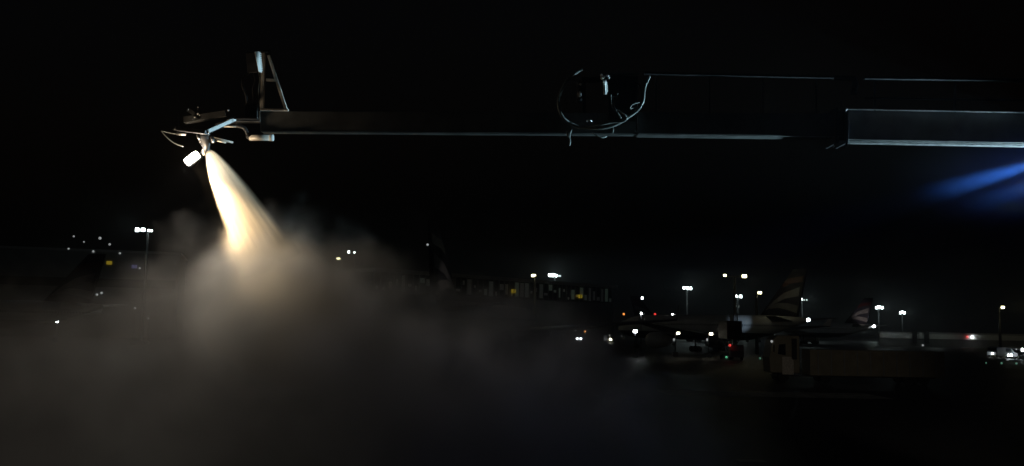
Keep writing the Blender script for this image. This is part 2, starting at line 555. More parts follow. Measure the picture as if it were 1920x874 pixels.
# ---- rest of the truck beyond the right edge of the picture
el = B(2400, 247, 0.17)
part(MB().tube([el + Vector((0, -0.35, 0)), el + Vector((0, 0.35, 0))], 0.42, 24), 'boom_elbow', M['dark'])
part(MB().bar(el, base + Vector((0, 0, 2.1)), 0.6, 0.5), 'lower_arm', M['boom'], bevel=0.02)
part(MB().tube([base + Vector((0, 0, 1.1)), base + Vector((0, 0, 2.3))], [0.9, 0.6], 24), 'turret', M['grey'])
part(MB().box(base + Vector((0.6, 0, 0.85)), (9.0, 1.0, 0.5)), 'chassis', M['dark'])
part(MB().box(base + Vector((2.9, 0, 1.95)), (3.6, 2.4, 1.7)), 'fluid_tank', M['white'], bevel=0.2)
cb = part(MB().prism([base + Vector((x, -1.2, z)) for x, z in ((-4.0, 0.6), (-4.0, 1.7), (-3.6, 2.9), (-1.9, 2.9), (-1.9, 0.6))], (0, 2.4, 0)), 'cab', M['white'], bevel=0.05)
part(MB().prism([base + Vector((x, -1.21, z)) for x, z in ((-3.85, 1.75), (-3.55, 2.6), (-2.3, 2.6), (-2.3, 1.75))], (0, 2.42, 0)), 'side_window', M['glass'], cb)
for x in (-2.9, 1.9, 3.4):
    for y in (-1.05, 1.05):
        part(MB().tube([base + Vector((x, y - 0.17, 0.52)), base + Vector((x, y + 0.17, 0.52))], 0.52, 24), 'wheel', M['tyre'])

wl = base + Vector((-3.0, 0.9, 3.1))  # unseen lamp added on the cab to light the lorry
hw = part(MB().box(wl, (0.3, 0.22, 0.22)).bar(wl - Vector((0, 0, 0.1)), wl - Vector((0, 0, 0.25)), 0.06, 0.06, (1, 0, 0)), 'work_light', M['black'])
part(MB().box(wl + Vector((0, 0.12, 0)), (0.26, 0.02, 0.18)), 'lens', M['post_lamp'], hw)
light('lorry_fill_light', 'SPOT', wl + Vector((0, 0.2, 0)), 2600, (1.0, 0.88, 0.7), truck, (30, 86, 0.6), R(19), 0.9, 0.08)

# added lamps on a bracket past the right edge imitate a blue lens flare
br = part(MB().bar(B(2040, 275, -1.3), B(2040, 325, -1.3), 0.06, 0.06, (1, 0, 0)).bar(B(2042, 275, -1.3), B(2042, 268, 0.0), 0.02, 0.02), 'added_bracket', M['dark'])
BLUE = (0.045, 0.22, 1.0)
for (px, py), (tx, ty), pw, sz in (((2030, 281), (1740, 366), 7500, 8.5), ((2030, 317), (1830, 385), 1000, 11)):
    a = B(px, py, -1.3)
    t = B(tx, ty, -1.9)
    dr = (t - a).normalized()
    h = part(MB().tube([a + dr * -0.12, a + dr * -0.01], [0.05, 0.08], 16), 'work_light', M['black'], br)
    part(MB().tube([a + dr * -0.01, a + dr * 0.0], 0.072, 16), 'lens', M['head'], h)
    light('flare_beam', 'SPOT', a + dr * 0.02, pw, BLUE, truck, t, R(sz), 1.0, 0.03)
light('flare_glow', 'SPOT', B(2026, 300, -1.3), 110, (0.05, 0.15, 1.0), truck, B(1800, 360, -2.6), R(80), 1.0, 0.03)  # added wide spot for the flare's dim halo
light('boom_work_light', 'SPOT', B(2330, 400, 0.10), 8500, (0.55, 0.86, 1.0), truck, B(1800, 283, 0.08), R(31), 0.7, 0.08)


# ---------------------------------------------------------------- spray jet (volume lit by the lamp)
def vol_nodes(name):
    m = bpy.data.materials.new(name)
    m.use_nodes = True
    n, l = m.node_tree.nodes, m.node_tree.links
    n.remove(n['Principled BSDF'])
    pv = n.new('ShaderNodeVolumePrincipled')
    l.new(pv.outputs['Volume'], n['Material Output'].inputs['Volume'])
    return m, n, l, pv


class NB:
    """Small helper for chains of math nodes."""
    def __init__(s, n, l):
        s.n, s.l = n, l

    def put(s, sock, v):
        if isinstance(v, (int, float)):
            sock.default_value = v
        else:
            s.l.new(v, sock)

    def m(s, op, a, b=0.0, c=None, clamp=False):
        x = s.n.new('ShaderNodeMath')
        x.operation = op
        x.use_clamp = clamp
        s.put(x.inputs[0], a)
        s.put(x.inputs[1], b)
        if c is not None:
            s.put(x.inputs[2], c)
        return x.outputs[0]

    def ramp(s, v, a, b, lo=0.0, hi=1.0):
        x = s.n.new('ShaderNodeMapRange')
        x.interpolation_type = 'SMOOTHSTEP'
        s.put(x.inputs['Value'], v)
        for k, q in zip(('From Min', 'From Max', 'To Min', 'To Max'), (a, b, lo, hi)):
            s.put(x.inputs[k], q)
        return x.outputs['Result']


J0 = P(391, 283, BD)
J1 = P(510, 500, BD + 0.12)
JL = (J1 - J0).length
JR = 0.45


def jet_radius(t):
    return 0.035 + JR * max(t, 0.0) ** 0.62


rings = []
for i in range(25):
    t = -0.01 + 1.02 * i / 24
    r = jet_radius(t)
    rings.append([Vector((r * math.cos(k * math.pi / 12), r * math.sin(k * math.pi / 12), t * JL)) for k in range(24)])
m, n, l, pv = vol_nodes('spray_droplets')
nb = NB(n, l)
tc = n.new('ShaderNodeTexCoord')
sx = n.new('ShaderNodeSeparateXYZ')
l.new(tc.outputs['Object'], sx.inputs[0])
X, Y, Z = sx.outputs
t = nb.m('DIVIDE', Z, JL)
rad = nb.m('ADD', nb.m('MULTIPLY', nb.m('POWER', nb.m('MAXIMUM', t, 0.0001), 0.62), JR), 0.035)
u = nb.m('DIVIDE', X, rad)
v = nb.m('DIVIDE', Y, rad)
rr_ = nb.m('ADD', nb.m('MULTIPLY', u, u), nb.m('MULTIPLY', v, v))
cv = n.new('ShaderNodeCombineXYZ')
l.new(nb.m('MULTIPLY', u, 5.0), cv.inputs[0])
l.new(nb.m('MULTIPLY', v, 5.0), cv.inputs[1])
l.new(nb.m('MULTIPLY', Z, 0.8), cv.inputs[2])
nz_ = n.new('ShaderNodeTexNoise')
nz_.inputs['Scale'].default_value = 1.0
nz_.inputs['Detail'].default_value = 3
l.new(cv.outputs[0], nz_.inputs['Vector'])
streak = nb.ramp(nz_.outputs['Fac'], 0.34, 0.66, 0.15, 2.0)
edge = nb.ramp(rr_, 1.0, 0.45)
dil = nb.m('DIVIDE', 0.24, nb.m('ADD', nb.m('MULTIPLY', rad, rad), 0.012))
end = nb.m('MULTIPLY', nb.m('MULTIPLY', nb.ramp(t, 1.0, 0.70), nb.ramp(t, -0.01, 0.03)), nb.ramp(t, 0.45, 0.85, 1.0, 2.2))
den = nb.m('MULTIPLY', nb.m('MULTIPLY', edge, streak), nb.m('MULTIPLY', dil, end))
l.new(den, pv.inputs['Density'])
pv.inputs['Color'].default_value = (0.975, 0.92, 0.80, 1)
pv.inputs['Anisotropy'].default_value = 0.0
m.cycles.volume_step_rate = 0.22
jet = MB().loft(rings).build('spray_jet', m)
jet.matrix_world = Matrix.Translation(J0) @ (J1 - J0).to_track_quat('Z', 'Y').to_matrix().to_4x4()
tag(jet, 'bright floodlit cone of de-icing fluid spraying down from the nozzle at the boom tip', 'spray')

# ---------------------------------------------------------------- steam cloud
PROFILE = [(-700, 560), (-300, 500), (-80, 480), (60, 500), (190, 500), (270, 450), (330, 408), (385, 398), (440, 400), (490, 395), (535, 372), (590, 395),
           (640, 425), (700, 445), (770, 480), (860, 510), (960, 525), (1060, 560), (1160, 605), (1260, 660), (1360, 740), (1480, 840), (1620, 960)]
CY, CW = 14.3, 3.4
prof = [(P(x, y, BD).x, P(x, y, BD).z) for x, y in PROFILE]


def top_at(x):
    if x <= prof[0][0]:
        return prof[0][1]
    for (a, za), (b_, zb) in zip(prof, prof[1:]):
        if x <= b_:
            return za + (zb - za) * (x - a) / (b_ - a)
    return prof[-1][1]


XA, XB = prof[0][0], prof[-1][0]
NX = 90
rings = []
for i in range(NX + 1):
    x = XA + (XB - XA) * i / NX
    zt = max(0.3, max(top_at(x - 0.25), top_at(x), top_at(x + 0.25)) + 0.42)
    taper = min(1.0, (i + 0.6) / 8, (NX - i + 0.6) / 10) ** 0.5
    ring = []
    for k in range(25):
        a = math.pi * k / 24
        cyl, szl = math.cos(a), math.sin(a)
        lump = 1 + 0.03 * math.sin(x * 2.3 + a * 5) + 0.02 * math.sin(x * 5.1 - a * 9)
        ring.append(Vector((x, CY - CW * taper * math.copysign(abs(cyl) ** 0.8, cyl), 0.01 + (zt - 0.01) * szl ** 0.45 * (lump if 0 < k < 24 else 1))))
    rings.append(ring)
m, n, l, pv = vol_nodes('steam')
nb = NB(n, l)
tc = n.new('ShaderNodeTexCoord')
sx = n.new('ShaderNodeSeparateXYZ')
l.new(tc.outputs['Object'], sx.inputs[0])
X, Y, Z = sx.outputs
nz_ = n.new('ShaderNodeTexNoise')
nz_.inputs['Scale'].default_value = 1.6
nz_.inputs['Detail'].default_value = 4.0
nz_.inputs['Roughness'].default_value = 0.5
l.new(tc.outputs['Object'], nz_.inputs['Vector'])
cr = n.new('ShaderNodeFloatCurve')
cm = cr.mapping
c0 = cm.curves[0]
ZMAX = 8.0
pts = [((x - XA) / (XB - XA), max(0.0, z / ZMAX)) for x, z in prof]
c0.points[0].location = pts[0]
c0.points[1].location = pts[-1]
for p in pts[1:-1]:
    c0.points.new(*p)
cm.update()
l.new(nb.m('DIVIDE', nb.m('SUBTRACT', X, XA), XB - XA), cr.inputs['Value'])
h = nb.m('MULTIPLY', cr.outputs[0], ZMAX)
yq = nb.m('DIVIDE', nb.m('SUBTRACT', Y, CY), CW)
yq = nb.m('MULTIPLY', yq, yq)
bil = nb.m('MULTIPLY', nb.m('SUBTRACT', nz_.outputs['Fac'], 0.53), 2.3)
fld = nb.m('ADD', nb.m('SUBTRACT', nb.m('SUBTRACT', h, Z), nb.m('MULTIPLY', yq, 1.3)), bil)
body = nb.ramp(fld, -0.1, 0.9)
yfade = nb.ramp(yq, 0.95, 0.35)
xfade = nb.m('MULTIPLY', nb.ramp(X, XB, XB - 5.5), nb.ramp(X, XA, XA + 1.0))
topf = nb.ramp(nb.m('SUBTRACT', Z, h), 0.36, 0.05)
clump = nb.ramp(nz_.outputs['Fac'], 0.34, 0.66, 0.5, 1.4)
den = nb.m('MULTIPLY', nb.m('MULTIPLY', body, nb.m('MULTIPLY', yfade, clump)), nb.m('MULTIPLY', topf, xfade))
CC = P(520, 580, BD + 0.12)
vd = n.new('ShaderNodeVectorMath')
vd.operation = 'DISTANCE'
l.new(tc.outputs['Object'], vd.inputs[0])
vd.inputs[1].default_value = CC
den = nb.m('MULTIPLY', den, nb.m('ADD', nb.ramp(vd.outputs['Value'], 1.55, 0.35, 0.0, 4.2), nb.ramp(X, -4.8, -1.2, 0.15, 0.80)))
l.new(den, pv.inputs['Density'])
pv.inputs['Color'].default_value = (0.91, 0.925, 0.925, 1)
pv.inputs['Anisotropy'].default_value = 0.2
m.cycles.volume_step_rate = 0.22
cloud = MB().loft(rings).build('steam_cloud', m)
tag(cloud, 'billowing bank of brown-lit steam drifting under the spray', 'steam', kind='stuff')

# thin vapour added so the flare beams show, at the picture's right edge
WC = P(1895, 340, BD - 1.5)
rings = []
for i in range(13):
    a = math.pi * (i + 0.15) / 12.3
    rings.append([Vector((-2.0 * math.cos(a), 0.85 * math.sin(a) * math.cos(k * math.pi / 10), 0.8 * math.sin(a) * math.sin(k * math.pi / 10))) for k in range(20)])
m, n, l, pv = vol_nodes('vapour')
nb = NB(n, l)
tc = n.new('ShaderNodeTexCoord')
vm = n.new('ShaderNodeVectorMath')
vm.operation = 'MULTIPLY'
l.new(tc.outputs['Object'], vm.inputs[0])
vm.inputs[1].default_value = (1 / 2.0, 1 / 0.85, 1 / 0.8)
vl = n.new('ShaderNodeVectorMath')
vl.operation = 'LENGTH'
l.new(vm.outputs[0], vl.inputs[0])
l.new(nb.m('MULTIPLY', nb.ramp(vl.outputs['Value'], 0.97, 0.0), 0.12), pv.inputs['Density'])
pv.inputs['Color'].default_value = (0.9, 0.92, 0.95, 1)
m.cycles.volume_step_rate = 0.5
wisp = MB().loft(rings).build('flare_vapour', m)
wisp.location = WC
tag(wisp, 'faint added vapour carrying a blue flare under the right end of the boom', 'vapour', kind='stuff')

# ---------------------------------------------------------------- haze
m, n, l, pv = vol_nodes('night_haze')
pv.inputs['Color'].default_value = (0.9, 0.92, 0.95, 1)
pv.inputs['Density'].default_value = 0.0005
pv.inputs['Anisotropy'].default_value = 0.3
hz = MB().box((0, 720, 15.5), (3020, 1580, 33.0)).build('haze', m)
tag(hz, kind='stuff')

# ---------------------------------------------------------------- airliners
def paint_fuselage():
    m = mat('fuselage_paint', (0.6, 0.62, 0.64), 0.6, 0, 0.06, 0.3)
    n, l = m.node_tree.nodes, m.node_tree.links
    b = n['Principled BSDF']
    nb = NB(n, l)
    tc = n.new('ShaderNodeTexCoord')
    sx = n.new('ShaderNodeSeparateXYZ')
    l.new(tc.outputs['Object'], sx.inputs[0])
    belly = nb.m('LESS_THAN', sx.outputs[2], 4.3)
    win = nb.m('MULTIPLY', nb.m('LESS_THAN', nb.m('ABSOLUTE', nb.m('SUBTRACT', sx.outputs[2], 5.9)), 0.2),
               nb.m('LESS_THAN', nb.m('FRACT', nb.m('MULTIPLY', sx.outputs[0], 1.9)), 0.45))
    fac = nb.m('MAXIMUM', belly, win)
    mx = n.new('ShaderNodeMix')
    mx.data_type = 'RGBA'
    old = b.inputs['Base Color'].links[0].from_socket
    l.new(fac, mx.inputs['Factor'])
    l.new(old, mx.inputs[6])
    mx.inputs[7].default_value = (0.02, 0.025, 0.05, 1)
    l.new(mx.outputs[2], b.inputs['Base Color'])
    return m


FUS = paint_fuselage()


def make_airliner():
    t = thing('airliner', 'x', 'airliner', group='airliners parked on the apron')
    R0, zc = 2.8, 5.3
    st = [(28.5, 0.15, 4.6), (27.8, 0.9, 4.7), (26, 1.75, 4.95), (23.5, 2.4, 5.15), (20, 2.8, 5.3), (10, 2.8, 5.3), (-8, 2.8, 5.3), (-14, 2.6, 5.5), (-20, 1.9, 6.1), (-25, 1.1, 6.7), (-28.5, 0.4, 7.1)]
    rings = [[Vector((x, r * math.cos(k * math.pi / 12), z + r * math.sin(k * math.pi / 12))) for k in range(24)] for x, r, z in st]
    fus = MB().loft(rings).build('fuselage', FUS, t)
    cw = MB()
    for s in (-1, 1):
        cw.prism([Vector((26.4, s * 0.25, 5.95)), Vector((24.9, s * 0.9, 6.85)), Vector((24.7, s * 1.6, 6.35)), Vector((25.6, s * 1.4, 5.8))], (0.08, s * 0.05, 0.06))
    cw.build('cockpit_window', M['glass'], fus)
    fin = MB().hexa([Vector((-16.5, -0.35, 7.6)), Vector((-16.5, 0.35, 7.6)), Vector((-26.0, 0.35, 7.4)), Vector((-26.0, -0.35, 7.4)),
                     Vector((-25.2, -0.08, 17.2)), Vector((-25.2, 0.08, 17.2)), Vector((-28.6, 0.08, 17.2)), Vector((-28.6, -0.08, 17.2))]).build('tail_fin', M['navy'], t)

    def ribbon(up, lo, m):
        for s in (-1, 1):
            q = MB()
            ring = []
            for (x0, z0), (x1, z1) in zip(up, lo):
                ring.append([Vector((x0, s * (0.36 - (z0 - 7.5) * 0.0275 + 0.03), z0)), Vector((x1, s * (0.36 - (z1 - 7.5) * 0.0275 + 0.03), z1)),
                             Vector((x1, s * 0.02, z1)), Vector((x0, s * 0.02, z0))])
            q.loft(ring, False).build('tail_ribbon', m, fin)
    ribbon([(-18.4, 9.2), (-20.5, 11.0), (-23.0, 12.5), (-26.9, 13.6)], [(-18.5, 9.0), (-20.6, 10.3), (-23.2, 11.3), (-26.6, 11.8)], M['ribbon'])
    ribbon([(-19.2, 9.7), (-21.5, 10.5), (-24.0, 10.4), (-26.4, 9.9)], [(-19.3, 9.3), (-21.5, 9.5), (-24.0, 9.0), (-26.2, 8.4)], M['ribbon'])
    ribbon([(-22.6, 14.2), (-24.2, 15.3), (-27.9, 15.8)], [(-22.7, 13.6), (-24.4, 14.3), (-27.5, 14.6)], M['red'])
    for s in (-1, 1):
        MB().hexa([Vector((-20.5, s * 1.0, 6.6)), Vector((-25.5, s * 0.9, 6.7)), Vector((-28.6, s * 9.3, 7.6)), Vector((-26.2, s * 9.3, 7.6)),
                   Vector((-20.5, s * 1.0, 7.0)), Vector((-25.5, s * 0.9, 6.9)), Vector((-28.6, s * 9.3, 7.7)), Vector((-26.2, s * 9.3, 7.75))]).build('tailplane', M['grey'], t)
        wg = MB().hexa([Vector((7.5, s * 2.2, 3.5)), Vector((-5.5, s * 2.2, 3.5)), Vector((-12.5, s * 28, 6.0)), Vector((-9.8, s * 28, 6.0)),
                        Vector((7.0, s * 2.2, 4.6)), Vector((-5.5, s * 2.2, 3.9)), Vector((-12.5, s * 28, 6.15)), Vector((-9.9, s * 28, 6.25))]).build('wing', M['grey'], t)
        MB().hexa([Vector((-10.2, s * 27.9, 6.1)), Vector((-12.4, s * 27.9, 6.1)), Vector((-12.4, s * 28.0, 6.1)), Vector((-10.2, s * 28.0, 6.1)),
                   Vector((-11.8, s * 28.3, 7.9)), Vector((-12.8, s * 28.3, 7.9)), Vector((-12.8, s * 28.4, 7.9)), Vector((-11.8, s * 28.4, 7.9))]).build('winglet', M['white'], wg)
        prof_ = [(6.6, 1.35), (6.9, 1.55), (6.0, 1.75), (4.0, 1.75), (2.0, 1.35), (0.6, 0.8)]
        en = MB().loft([[Vector((x, s * 9.2 + r * math.cos(k * math.pi / 10), 2.35 + r * math.sin(k * math.pi / 10))) for k in range(20)] for x, r in prof_]).build('engine', M['white'], t)
        MB().hexa([Vector((5.0, s * 9.1, 3.9)), Vector((-1.0, s * 9.1, 3.6)), Vector((-1.0, s * 9.3, 3.6)), Vector((5.0, s * 9.3, 3.9)),
                   Vector((4.0, s * 9.1, 4.3)), Vector((-1.0, s * 9.1, 4.4)), Vector((-1.0, s * 9.3, 4.4)), Vector((4.0, s * 9.3, 4.3))]).build('pylon', M['grey'], en)
        g = MB().tube([(-1.5, s * 3.6, 3.6), (-1.5, s * 3.6, 0.7)], 0.2)
        for dx in (-0.7, 0.7):
            for dy in (-0.45, 0.45):
                g.tube([(-1.5 + dx, s * 3.6 + dy - 0.2, 0.62), (-1.5 + dx, s * 3.6 + dy + 0.2, 0.62)], 0.62, 16)
        g.build('landing_gear', M['tyre'], t)
    g = MB().tube([(22, 0, 3.0), (22, 0, 0.5)], 0.14)
    for dy in (-0.3, 0.3):
        g.tube([(22, dy - 0.15, 0.45), (22, dy + 0.15, 0.45)], 0.45, 16)
    g.build('landing_gear', M['tyre'], t)
    return t


proto = make_airliner()
#        tail-tip pixel x, depth, heading (degrees from +X), label
PLANES = [
    (806, 106, 76, 'airliner seen from behind at the edge of the steam, dark fin the tallest in view'),
    (1503, 176, 123, 'airliner with pale ribbons on a large fin, behind the raised dark loader box'),
    (1631, 322, 126, 'farther airliner with small ribboned fin left of the low pale pier'),
    (1188, 345, 15, 'most distant airliner, a small tail showing beside the post with the yellow sign'),
    (176, 170, 175, 'airliner almost lost in the steam below the tall mast of four floodlights'),
]
planes = []
for i, (px, d, hd, lab) in enumerate(PLANES):
    o = proto if i == 0 else dup(proto)
    tipx = -27.0
    g = ground_at(px, d)
    a = R(hd)
    o.location = (g.x - tipx * math.cos(a), g.y - tipx * math.sin(a), 0)
    o.rotation_euler = (0, 0, a)
    o['label'] = lab
    planes.append(o)
lo = light('fin_fill_light', 'SPOT', (-25.5, 8.5, 7.9), 800, (1.0, 0.8, 0.7), None, (-24.5, 0.3, 11.5), R(60), 0.8, 0.1)  # added spot to brighten the ribbons on this fin
lo.parent = planes[2]


def plane_lamp(i, loc, m, r, name):
    MB().ball(loc, r).build(name, m, planes[i])


plane_lamp(0, (-28.6, 0, 14.3), M['head_dim'], 0.14, 'tail_lamp')
plane_lamp(1, (-28.7, 0, 7.1), M['head'], 0.30, 'tail_lamp')
plane_lamp(2, (-28.7, 0, 7.0), M['head'], 0.5, 'tail_lamp')
plane_lamp(1, (15.5, 0, 8.25), M['redl'], 0.26, 'beacon_lamp')
plane_lamp(1, (9.5, 0, 8.2), M['head'], 0.22, 'strobe_lamp')
lo = light('fin_fill_light', 'SPOT', (-25.5, -8.5, 7.9), 160, (1.0, 0.8, 0.68), None, (-23.0, -0.3, 10.6), R(34), 0.9, 0.1)  # added spot, brings up the rear-view airliner's ribbon
lo.parent = planes[0]


# ---------------------------------------------------------------- masts and street lamps
APRON = 0.08


def mast(lamps, pole_px, d, label, name='floodlight_mast', cat='floodlight mast', group='tall floodlight masts', power=0, color=(0.85, 1.0, 0.97), dim=(), m=None, light_dy=-9):
    g = ground_at(pole_px, d)
    t = thing(name, label, cat, g, 0, group)
    zs = [P(x, y, d).z for x, y, *_ in lamps]
    top = min(zs) - 0.1
    k = d / F
    MB().tube([(0, 0, 0), (0, 0, top)], [0.004 * d ** 0.8 + 0.12, 0.1 + 0.0022 * d ** 0.8], 10).build('pole', M['pole'], t)
    xs = [P(x, y, d).x - g.x for x, y, *_ in lamps]
    MB().bar((min(min(xs), 0) - 0.2, 0.25, top), (max(max(xs), 0) + 0.2, 0.25, top + 0.001), 0.22, 0.22).build('crossbar', M['pole'], t)
    for i, (x, y, wd, hh) in enumerate(lamps):
        p = P(x, y, d)
        c = Vector((p.x - g.x, 0, p.z))
        mm = m or M['lamp_cool']
        if i in dim:
            mm = M['lamp_cool_dim']
        hd = MB().box(c + Vector((0, 0.12, 0)), (wd * k * 1.08, 0.3, hh * k * 1.1)).build('lamp_head', M['dark'], t, bevel=0.05)
        MB().box(c + Vector((0, -0.08, 0)), (wd * k * 0.85, 0.16, hh * k * 0.9)).build('lens', mm, hd, bevel=min(wd, hh) * k * 0.3)
    if power:
        mx_ = sum(xs) / len(xs)
        lo = light('mast_light', 'POINT', (0, 0, 0), power * APRON, color, t, radius=0.5)
        lo.location = (mx_, light_dy, top + 0.5)
    return t


COOL = (0.8, 1.0, 0.98)
WARM = (1.0, 0.88, 0.5)
mast([(257.5, 431, 8, 8), (268.5, 431, 9, 7), (279, 432.5, 5, 4.5), (284.5, 433, 4, 4)], 268, 200, 'tall mast with two large and two small white floodlights above the steam on the left', power=5000, color=COOL)
mast([(654, 472.5, 4.5, 5.5), (664.5, 474, 4, 4)], 660, 250, 'mast with two small white lamps just right of the spray cloud', power=2500, color=COOL)
mast([(1031, 516, 6.5, 6), (1037, 516, 6, 7), (1042.5, 517, 4.5, 5.5), (1049, 517.5, 6, 3.5)], 1039, 350, 'mast with a row of four blue-white lamps above the terminal windows', power=26000, color=COOL, dim=(3,))
mast([(1282.5, 540, 4.5, 5.5), (1288.5, 540.5, 5, 6), (1295, 540.8, 5, 5.5)], 1288, 420, 'mast with three equal blue-white lamps left of the double-arm street lamp', power=22000, color=COOL)
mast([(1380, 555.5, 4.5, 5), (1388.5, 556, 6, 5.5)], 1384, 400, 'mast with a pair of white lamps below the double-arm street lamp', power=6000, color=COOL)
mast([(1379.5, 574, 2.5, 3), (1384, 574.5, 4, 3.5)], 1382, 600, 'farthest mast with a faint pair of lamps above the loader box', color=COOL, dim=(0, 1))
mast([(1502, 562, 5.5, 6.5), (1507.5, 562.5, 3, 3), (1512.5, 562.5, 3, 3)], 1504.5, 450, 'mast with one bright and two dim lamps right of the large ribboned fin', power=16000, color=COOL, dim=(1, 2))
mast([(1643.5, 577, 4.5, 5), (1648, 576, 5, 6), (1653.5, 577, 5.5, 5)], 1648, 480, 'mast with three blue-white lamps above the pale pier', power=26000, color=COOL)
mast([(1688, 586.5, 3.5, 5), (1692, 586, 4, 6), (1696, 586.8, 3.5, 5)], 1692, 600, 'small far mast with three white lamps packed tight, lowest over the pier', power=16000, color=COOL)
SL = dict(name='street_lamp', cat='street lamp', group='yellowish street lamps', m=M['lamp_yellow'], color=WARM)
mast([(634.5, 485, 8.5, 4.5)], 636, 180, 'yellow lamp beside the right edge of the spray cloud', power=1800, **SL)
mast([(1000.5, 516.8, 9.5, 5)], 1002, 240, 'yellow lamp left of the four-lamp mast above the terminal', power=3000, **SL)
mast([(1359, 516.5, 6, 4.5), (1395.5, 518, 10, 6.5)], 1378, 180, 'double-arm street lamp with a small left and a large bright right yellow lamp', power=500, **SL)
mast([(1424.5, 549, 8.5, 5)], 1419, 185, 'single yellow lamp in front of the large ribboned fin', power=350, **SL)
mast([(1880, 576.5, 7.5, 5)], 1875, 300, 'lone yellow lamp at the far right over the pier', power=4000, **SL)


# ---------------------------------------------------------------- buildings
def terminal():
    a = ground_at(700, 250)
    b_ = ground_at(1150, 330)
    t = thing('terminal_building', 'long dark terminal with a glazed upper storey and yellow gate signs behind the steam', 'terminal building', a)
    e = b_ - a
    L = e.length
    t.rotation_euler = (0, 0, math.atan2(e.y, e.x))
    H0, H1 = 13.8, 19.4
    wall = MB().box((L / 2, 10, H0 / 2 - 0.1), (L, 20, H0 - 0.2)).build('wall', M['cladding'], t)
    MB().box((L / 2, 10.4, (H0 + H1) / 2), (L - 0.4, 19.2, H1 - H0)).build('upper_storey', M['glass'], t)
    MB().box((L / 2, 9.8, H1 + 0.5), (L + 1.6, 22, 1.0)).build('roof', M['grey'], t, bevel=0.1)
    N = 46
    sp_ = L / N
    rnd = random.Random(3)
    for i in range(N):
        x = (i + 0.5) * sp_
        MB().box(((i) * sp_ + 0.1, 0.62, (H0 + H1) / 2), (0.28, 0.3, H1 - H0 - 0.02)).build('mullion', M['cladding'], t)
        k = rnd.random()
        if k < 0.2:
            mm = WIN[0]
        elif k < 0.5:
            mm = WIN[1]
        else:
            mm = WIN[2]
        hh = (H1 - H0) * rnd.choice((0.25, 0.85, 0.6, 0.35, 0.15))
        z0 = H0 + 0.3 + rnd.random() * (H1 - H0 - 0.6 - hh)
        MB().box((x + 0.1, 0.7, z0 + hh / 2), (sp_ * rnd.choice((0.5, 0.75, 0.3)), 0.12, hh)).build('lit_window', mm, t)
    for px in (964, 1089):
        f = (px - 700) / 450.0
        # depth along the facade for that bearing
        lo, hi = 0.0, 1.0
        for _ in range(40):
            md = (lo + hi) / 2
            q = a + e * md
            if q.x / q.y < (px - 960) / F * 1.0:
                lo = md
            else:
                hi = md
        q = a + e * lo
        z = P(px, 546 if px == 964 else 556, q.y).z
        s_ = MB().box((L * lo, -0.2, z), (1.9, 0.3, 1.2)).build('gate_sign', M['gate_sign'], t)
        MB().box((L * lo, -0.45, z), (0.12, 0.2, 1.3)).build('sign_bracket', M['dark'], s_)
    return t


terminal()


def simple_building(name, label, px0, d0, px1, d1, h, depth, m, cat):
    a, b_ = ground_at(px0, d0), ground_at(px1, d1)
    e = b_ - a
    t = thing(name, label, cat, a)
    t.rotation_euler = (0, 0, math.atan2(e.y, e.x))
    L = e.length
    MB().box((L / 2, depth / 2, h / 2), (L, depth, h)).build('wall', m, t)
    MB().box((L / 2, depth / 2, h + 0.3), (L + 0.8, depth + 0.8, 0.6)).build('roof', M['grey'], t)
    return t, a, e, L


lt, la, le, LL = simple_building('terminal_building', 'dark tall terminal dotted with tiny lamps behind the steam at far left', -260, 215, 330, 235, 22, 25, M['cladding'], 'terminal building')
for px, py, r, key in ((139, 443.5, .24, 'head_dim'), (158, 454, .2, 'head_dim'), (188, 447, .36, 'head_dim'), (206, 458.5, .3, 'head_dim'), (129.5, 467, .28, 'head_dim'),
                       (175.5, 471.5, .3, 'head_dim'), (225, 475, .26, 'head_dim'), (182, 552.5, .3, 'head_dim'), (190.5, 549.5, .3, 'head_dim'), (262, 503, .22, 'head_dim')):
    f = (px + 260) / 590.0
    d = 215 + 20 * f - 0.5
    p = P(px, py, d)
    q = Matrix.Rotation(-lt.rotation_euler.z, 4, 'Z') @ (p - la)
    MB().ball((q.x, -0.25, q.z), r).build('wall_lamp', M[key], lt)
for px, py, key in ((205, 493, 'gate_sign'), (252, 500, 'blue_dim')):
    f = (px + 260) / 590.0
    p = P(px, py, 215 + 20 * f - 0.5)
    q = Matrix.Rotation(-lt.rotation_euler.z, 4, 'Z') @ (p - la)
    MB().box((q.x, -0.2, q.z), (1.3, 0.3, 0.9)).build('gate_sign', M[key], lt)
MB().box((LL * 0.5, -0.1, 14), (LL * 0.98, 0.3, 2.2)).build('window_band', M['glass'], lt)

pt, pa, pe, PL = simple_building('pier_building', 'low pale pier with a lit upper wall band at the far right', 1648, 330, 2150, 300, 4.6, 12, M['cladding'], 'pier building')
MB().box((PL / 2, -0.15, 3.9), (PL - 0.5, 0.3, 2.1)).build('pale_band', M['paleband'], pt)
for x in (12.0, 16.0):
    MB().box((x, -0.6, 3.3), (1.6, 0.9, 4.4)).build('stair_tower', M['dark'], pt)
MB().box((14.0, -0.5, 4.0), (1.0, 0.4, 2.0)).build('door_panel', M['white'], pt)
for px, py, key, r in ((1813, 632, 'redl', .42), (1822, 632.3, 'head', .27), (1732, 650, 'head_dim', .35)):
    p = P(px, py, 320)
    q = Matrix.Rotation(-pt.rotation_euler.z, 4, 'Z') @ (p - pa)
    MB().ball((q.x, -0.7, max(q.z, 0.5)), r).build('wall_lamp', M[key], pt)
lo = light('pier_wall_light', 'POINT', (0, 0, 0), 140, (0.85, 1.0, 0.95), pt, radius=0.4)
lo.location = (18, -10, 9)
lo = light('pier_wall_light', 'POINT', (0, 0, 0), 80, (0.85, 1.0, 0.95), pt, radius=0.4)
lo.location = (5, -10, 9)


